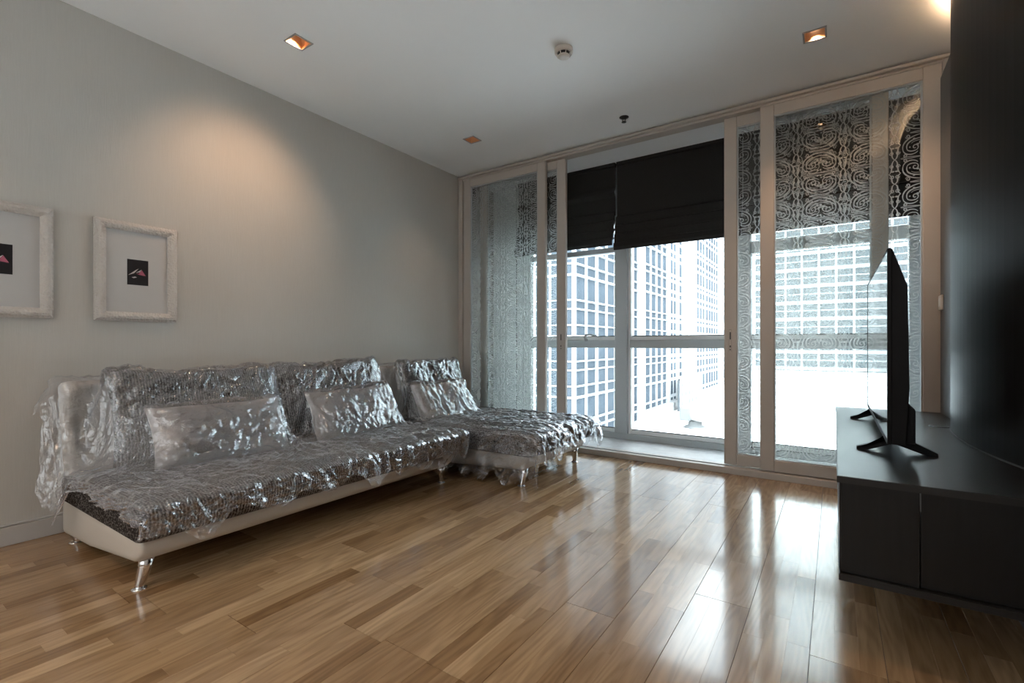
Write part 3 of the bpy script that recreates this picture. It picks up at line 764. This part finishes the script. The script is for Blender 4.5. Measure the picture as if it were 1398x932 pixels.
def dust_sheet(name, label, objs, x0, x1, y0, y1, hem, flare, seed, iters, step=.0075, base=.34):
    T = world_bvh(objs)
    # --- height field of what lies below
    nx = int(round((x1 - x0) / step)) + 1; ny = int(round((y1 - y0) / step)) + 1
    X = np.linspace(x0, x1, nx); Y = np.linspace(y0, y1, ny)
    Hf = np.full((nx, ny), base)
    for i, xx in enumerate(X):
        for j, yy in enumerate(Y):
            h = T.ray_cast(Vector((xx, yy, 2)), Vector((0, 0, -1)))
            if h[0] is not None: Hf[i, j] = max(base - .03, h[0].z)
    Hf += .006
    Z = Hf.copy()
    for _ in range(iters):
        P = np.pad(Z, 1, mode='edge')
        Z = np.maximum(.25 * (P[:-2, 1:-1] + P[2:, 1:-1] + P[1:-1, :-2] + P[1:-1, 2:]), Hf)
    # --- respace the rows so that steep parts get as many rows as flat ones
    prof = Z.max(axis=1) * .5 + Z.mean(axis=1) * .5
    arc = np.concatenate([[0], np.cumsum(np.hypot(np.diff(X), np.diff(prof)))])
    Xn = np.interp(np.linspace(0, arc[-1], int(arc[-1] / step) + 1), arc, X)
    Z = np.stack([np.interp(Xn, X, Z[:, j]) for j in range(ny)], 1); X = Xn; nx = len(X)
    # --- sheet with skirts
    HM = .36; k = int(HM / step)
    gi = np.arange(-k, nx + k); gj = np.arange(-k, ny + k)
    I, J = np.meshgrid(gi, gj, indexing='ij')
    ci = np.clip(I, 0, nx - 1); cj = np.clip(J, 0, ny - 1)
    di = (I - ci) * step; dj = (J - cj) * step
    dist = np.sqrt(di**2 + dj**2); ang_x = di / (dist + 1e-9); ang_y = dj / (dist + 1e-9)
    bx, by, bz = X[ci], Y[cj], Z[ci, cj]
    hm = hem(bx, by, ang_x, ang_y)
    d = np.minimum(dist / HM, 1) * hm
    N1, N2, N3 = Noise(seed), Noise(seed + 1), Noise(seed + 2)
    fx, fy = flare(bx, by, ang_x, ang_y)
    t = np.clip(dist / HM, 0, 1)
    wave = .018 * N1((bx + by) * 9 + 3 * dj, (bx - by) * 9) * t
    out = np.where(dist > 0, .006 + wave, 0)
    px = bx + ang_x * (fx * t + out); py = by + ang_y * (fy * t + out)
    pz = np.maximum(bz - d, .012)
    # --- crumple along the surface normal
    P3 = np.stack([px, py, pz], 2)
    tx_ = np.gradient(P3, axis=0); ty_ = np.gradient(P3, axis=1); nn = np.cross(tx_, ty_)
    nn /= np.linalg.norm(nn, axis=2)[..., None] + 1e-9
    # arc-length like coordinate down the slope
    sl = np.cumsum(np.linalg.norm(tx_, axis=2), axis=0); sw_ = J * step
    wx = sl + .05 * N3(sl * 4, sw_ * 4); wy = sw_ + .05 * N3(sl * 4 + 7, sw_ * 4 + 7)
    cr = np.zeros_like(px)
    for f, a, ax, N in ((6, .008, .7, N1), (13, .006, 1, N2), (26, .0042, 1, N1), (45, .0026, 1, N2)):
        cr += a * (1 - 2 * np.abs(N(wx * f * ax + 3.1 * f, wy * f)))
    ths = R(35)
    for th_, f, a, N in ((R(40), 13, .0055, N3), (R(-30), 17, .005, N1), (R(80), 11, .004, N2)):
        c_, s_ = math.cos(th_), math.sin(th_)
        cr += a * (1 - 2 * np.abs(N((wx * c_ + wy * s_) * f * .25, (-wx * s_ + wy * c_) * f)))
    inside = dist == 0
    cr = np.where(inside, np.abs(cr) * .75 + .25 * cr, cr)
    P3 = P3 + nn * cr[..., None]
    P3[..., 2] = np.maximum(P3[..., 2], .008)
    P3[..., 0] = np.maximum(P3[..., 0], XL + .006)
    n0, n1 = P3.shape[:2]
    # drop skirt faces where the hem is nil, and ragged hem
    rag = .74 + .26 * N3(bx * 8 + 40, by * 8) + .05 * N1(bx * 30, by * 30)
    keep = (dist <= 0) | ((hm > .02) & (t < rag))
    idx = np.arange(n0 * n1).reshape(n0, n1)
    fk = keep[:-1, :-1] & keep[1:, :-1] & keep[1:, 1:] & keep[:-1, 1:]
    q = np.stack([idx[:-1, :-1], idx[1:, :-1], idx[1:, 1:], idx[:-1, 1:]], 2)[fk]
    used = np.unique(q); remap = -np.ones(n0 * n1, int); remap[used] = np.arange(len(used))
    me = bpy.data.meshes.new(name); me.from_pydata(P3.reshape(-1, 3)[used].tolist(), [], remap[q].tolist()); me.update()
    me.polygons.foreach_set('use_smooth', [True] * len(me.polygons))
    return tag(link(name, me, 'plastic_film'), label, 'plastic sheet')

def hem_sofa(bx, by, ax, ay):
    front = np.clip(ax, 0, 1); right = np.clip(ay, 0, 1); left = np.clip(-ay, 0, 1); back = np.clip(-ax, 0, 1)
    hf = .13 + .12 * np.clip((by - 1.5) / .9, 0, 1) + .02 * np.sin(by * 23) + .05 * np.exp(-((by - .85) / .08)**2)
    hl = np.where(bx < -2.86, .27, .07)
    hr = np.where(bx < -2.86, .10, .22)
    return np.where(ax > .3, hf, 0) * (ax > .3) + (ax <= .3) * (left * hl + right * hr) + back * .0
def flare_sofa(bx, by, ax, ay):
    f = np.where((bx < -2.86) & (ay < 0), .11, .035)
    return np.full_like(bx, .0) - .06 * (by > 1.9), f - .05 * (ay > 0)
dust_sheet('plastic_dust_sheet', 'crumpled clear plastic sheet draped over the sofa', [sofa] + cush[:2] + pil[:2],
           -3.20, -2.075, .70, 2.52, hem_sofa, flare_sofa, 21, 70)
def hem_chaise(bx, by, ax, ay):
    left = np.clip(-ay, 0, 1); right = np.clip(ay, 0, 1)
    hn = np.where(bx < -2.5, .06, .42)
    hf = .20 + .03 * np.sin(by * 31)
    k = np.clip(ax, 0, 1)**.7
    return k * hf + (1 - k) * (left * hn + right * .20)
def flare_chaise(bx, by, ax, ay):
    return np.full_like(bx, .02), np.where(bx < -2.7, -.02, .02)
dust_sheet('plastic_dust_sheet', 'crumpled clear plastic sheet draped over the chaise', [chaise, cush[2], pil[2]],
           -3.20, -1.578, 2.645, 3.545, hem_chaise, flare_chaise, 31, 80)

# ================================================================== outside
ZT = -4.7
te = struct(box('terrace', -14, 90, 6, 130, ZT - .3, ZT, 'terrace_paving'), 'pale concrete roof terrace below the windows')
XF = -12.1
fb = empty('office_building', (XF, 24.1, ZT)); tag(fb, 'white gridded glass office building along the terrace', 'building')
def fbox(name, x0, x1, y0, y1, z0, z1, mat, kind=None):
    o = box(name, x0 - XF, x1 - XF, y0 - 24.1, y1 - 24.1, z0 - ZT, z1 - ZT, mat, fb)
    return o
ZTOP = 24.0
fbox('core', XF - 9, XF - .30, 24.4, 75, ZT - 3, ZTOP, 'far_block')
fbox('wall_pier', XF - .3, XF + .45, 40.3, 41.2, ZT, ZTOP, 'facade_white')
fbox('wall_pier', XF - .3, XF + .45, 43.2, 54.6, ZT, ZTOP, 'facade_panel')
fbox('wall_pier', XF - .3, XF + .6, 46.8, 47.4, ZT, ZTOP, 'facade_white')
fbox('wall_pier', XF - .3, XF + .60, 61.6, 63.5, ZT, ZTOP, 'facade_white')
fbox('plinth', XF - .3, XF + .8, 34.6, 75, ZT, ZT + .7, 'facade_panel')
rows = []          # horizontal bars
k = -2
for k in range(-1, 7):
    for o in (-2.06, -1.43, -.52, -.017):
        rows.append((o + 3.46 * k, .12 if o in (-2.06,) else .08))
cols_a = [24.1 + 1.5 * i for i in range(8)]; cols_b = [34.6 + 1.42 * i for i in range(5)]
pane_cache = {}
def pane(y0, y1, z0, z1, dx, name='window_pane', par=None):
    key = (round(y1 - y0, 2), round(z1 - z0, 2))
    if key not in pane_cache:
        bm = bmesh.new(); add_box(bm, -.05, .0, 0, y1 - y0, 0, z1 - z0); me = bpy.data.meshes.new('window_pane'); bm.to_mesh(me); bm.free(); pane_cache[key] = me
    return link(name, pane_cache[key], 'facade_glass', fb, (dx - .05, y0 - 24.1, z0 - ZT))
rz = [r[0] for r in rows]
for (cols, dx) in ((cols_a, 0), (cols_b, .45)):
    for i, y in enumerate(cols):
        wd = .17 if (dx == 0 and i % 2 == 0) else .07
        fbox('mullion', XF + dx - .1, XF + dx + .10, y - wd / 2, y + wd / 2, ZT, ZTOP, 'facade_white')
    for (z, hh_) in rows:
        fbox('transom', XF + dx - .1, XF + dx + .12, cols[0], cols[-1], z - hh_ / 2, z + hh_ / 2, 'facade_white')
    for i in range(len(cols) - 1):
        for a, b in zip(rz, rz[1:]):
            if b > 10 or a < -5.6: continue
            pane(cols[i] + .05, cols[i + 1] - .05, a + .06, b - .06, dx)
# upper floors behind the blind: one joined part
bm = bmesh.new(); add_box(bm, -.1, -.05, 0, 16, 10 - ZT, ZTOP - ZT); o = bm_obj('upper_glazing', bm, 'facade_glass', fb); o['kind'] = 'stuff'
fbox('return_wall', XF - .3, XF + .5, 34.45, 34.66, ZT, ZTOP, 'facade_white')
# front return of the building, facing the flat
bm = bmesh.new(); add_box(bm, -9, 0, -.03, .0, -3, ZTOP - ZT); bm_obj('front_glazing', bm, 'facade_glass', fb)
for i in range(1, 6): fbox('mullion', XF - 1.5 * i - .06, XF - 1.5 * i + .06, 24.0, 24.1, ZT, ZTOP, 'facade_white')
for (z, hh_) in rows: fbox('transom', XF - 9, XF, 23.98, 24.1, z - hh_ / 2, z + hh_ / 2, 'facade_white')
# far slim windows, joined per bay
def slim_bay(y0, y1, n, dx, name):
    bm = bmesh.new(); g = (y1 - y0) / n
    for i in range(n):
        for a, b in zip(rz, rz[1:]):
            if a < ZT + .6: continue
            add_box(bm, dx, dx + .05, y0 + i * g + g * .22 - 24.1, y0 + (i + 1) * g - g * .22 - 24.1, a + .14 - ZT, b - .14 - ZT)
    o = bm_obj(name, bm, 'facade_glass', fb); o['kind'] = 'stuff'
fbox('wall_pier', XF - .3, XF + .45, 41.2, 43.2, ZT, ZTOP, 'facade_white')
slim_bay(41.3, 43.2, 2, .43, 'slim_windows'); slim_bay(44.0, 45.2, 1, .43, 'slim_windows'); slim_bay(50.6, 54.4, 3, .43, 'slim_windows')
fbox('wall_pier', XF - .3, XF + .40, 54.6, 61.6, ZT, ZTOP, 'facade_white'); slim_bay(55, 61.5, 5, .40, 'bay_windows')
fbox('wall_pier', XF - .3, XF + .40, 63.5, 75, ZT, ZTOP, 'facade_white'); slim_bay(63.6, 75, 8, .40, 'bay_windows')
# lattice screen on the terrace
ls = empty('lattice_screen', (XF + 1.2, 42.6, ZT)); tag(ls, 'white lattice screen box standing at the foot of the office building', 'screen')
box('post', -.05, .05, -1.6, -1.3, 0, 2.6, 'far_block', ls)
for z in (.15, .95, 1.75, 2.5): box('rail', -.06, .06, -1.3, 6.2, z - .22, z + .22, 'facade_white', ls)
for i in range(7): box('slat', -.08, .08, -1.3 + i * 1.2, -.85 + i * 1.2, -.0, 2.7, 'facade_white', ls)
# roof vent
rv = empty('roof_vent', (-7.85, 33.8, ZT)); rv.scale = (.85, .85, .85); tag(rv, 'small white mushroom roof vent on the terrace', 'vent')
bm_obj('upstand', lathe_bm([(.9, 0), (.75, .15), (.55, .2), (.5, .55)], 16), 'vent_metal', rv, True)
box('louvre_housing', -1.1, -.2, -.6, .6, .55, 1.6, 'vent_metal', rv, .1, 2)
bm_obj('cowl', lathe_bm([(.5, .55), (.95, .7), (1.05, 1.1), (.9, 1.5), (.5, 1.7), (.1, 1.75)], 20, None, (.5, 0, 0)), 'facade_panel', rv, True)
# distant block closing the terrace
fa = empty('distant_block', (30, 118, ZT)); tag(fa, 'grey glazed block with white bands beyond the terrace', 'building')
box('glass_wall', -66, 60, 0, 8, 0, 34, 'far_block', fa)
for k in range(10):
    box('spandrel_band', -66, 60, -.2, .0, .2 + k * 3.46, .9 + k * 3.46, 'facade_white', fa)
    box('transom', -66, 60, -.15, .0, 2.2 + k * 3.46, 2.4 + k * 3.46, 'facade_white', fa)
for i in range(43):
    box('mullion', -66 + i * 3, -65.6 + i * 3, -.25, .0, 0, 34, 'facade_white', fa)
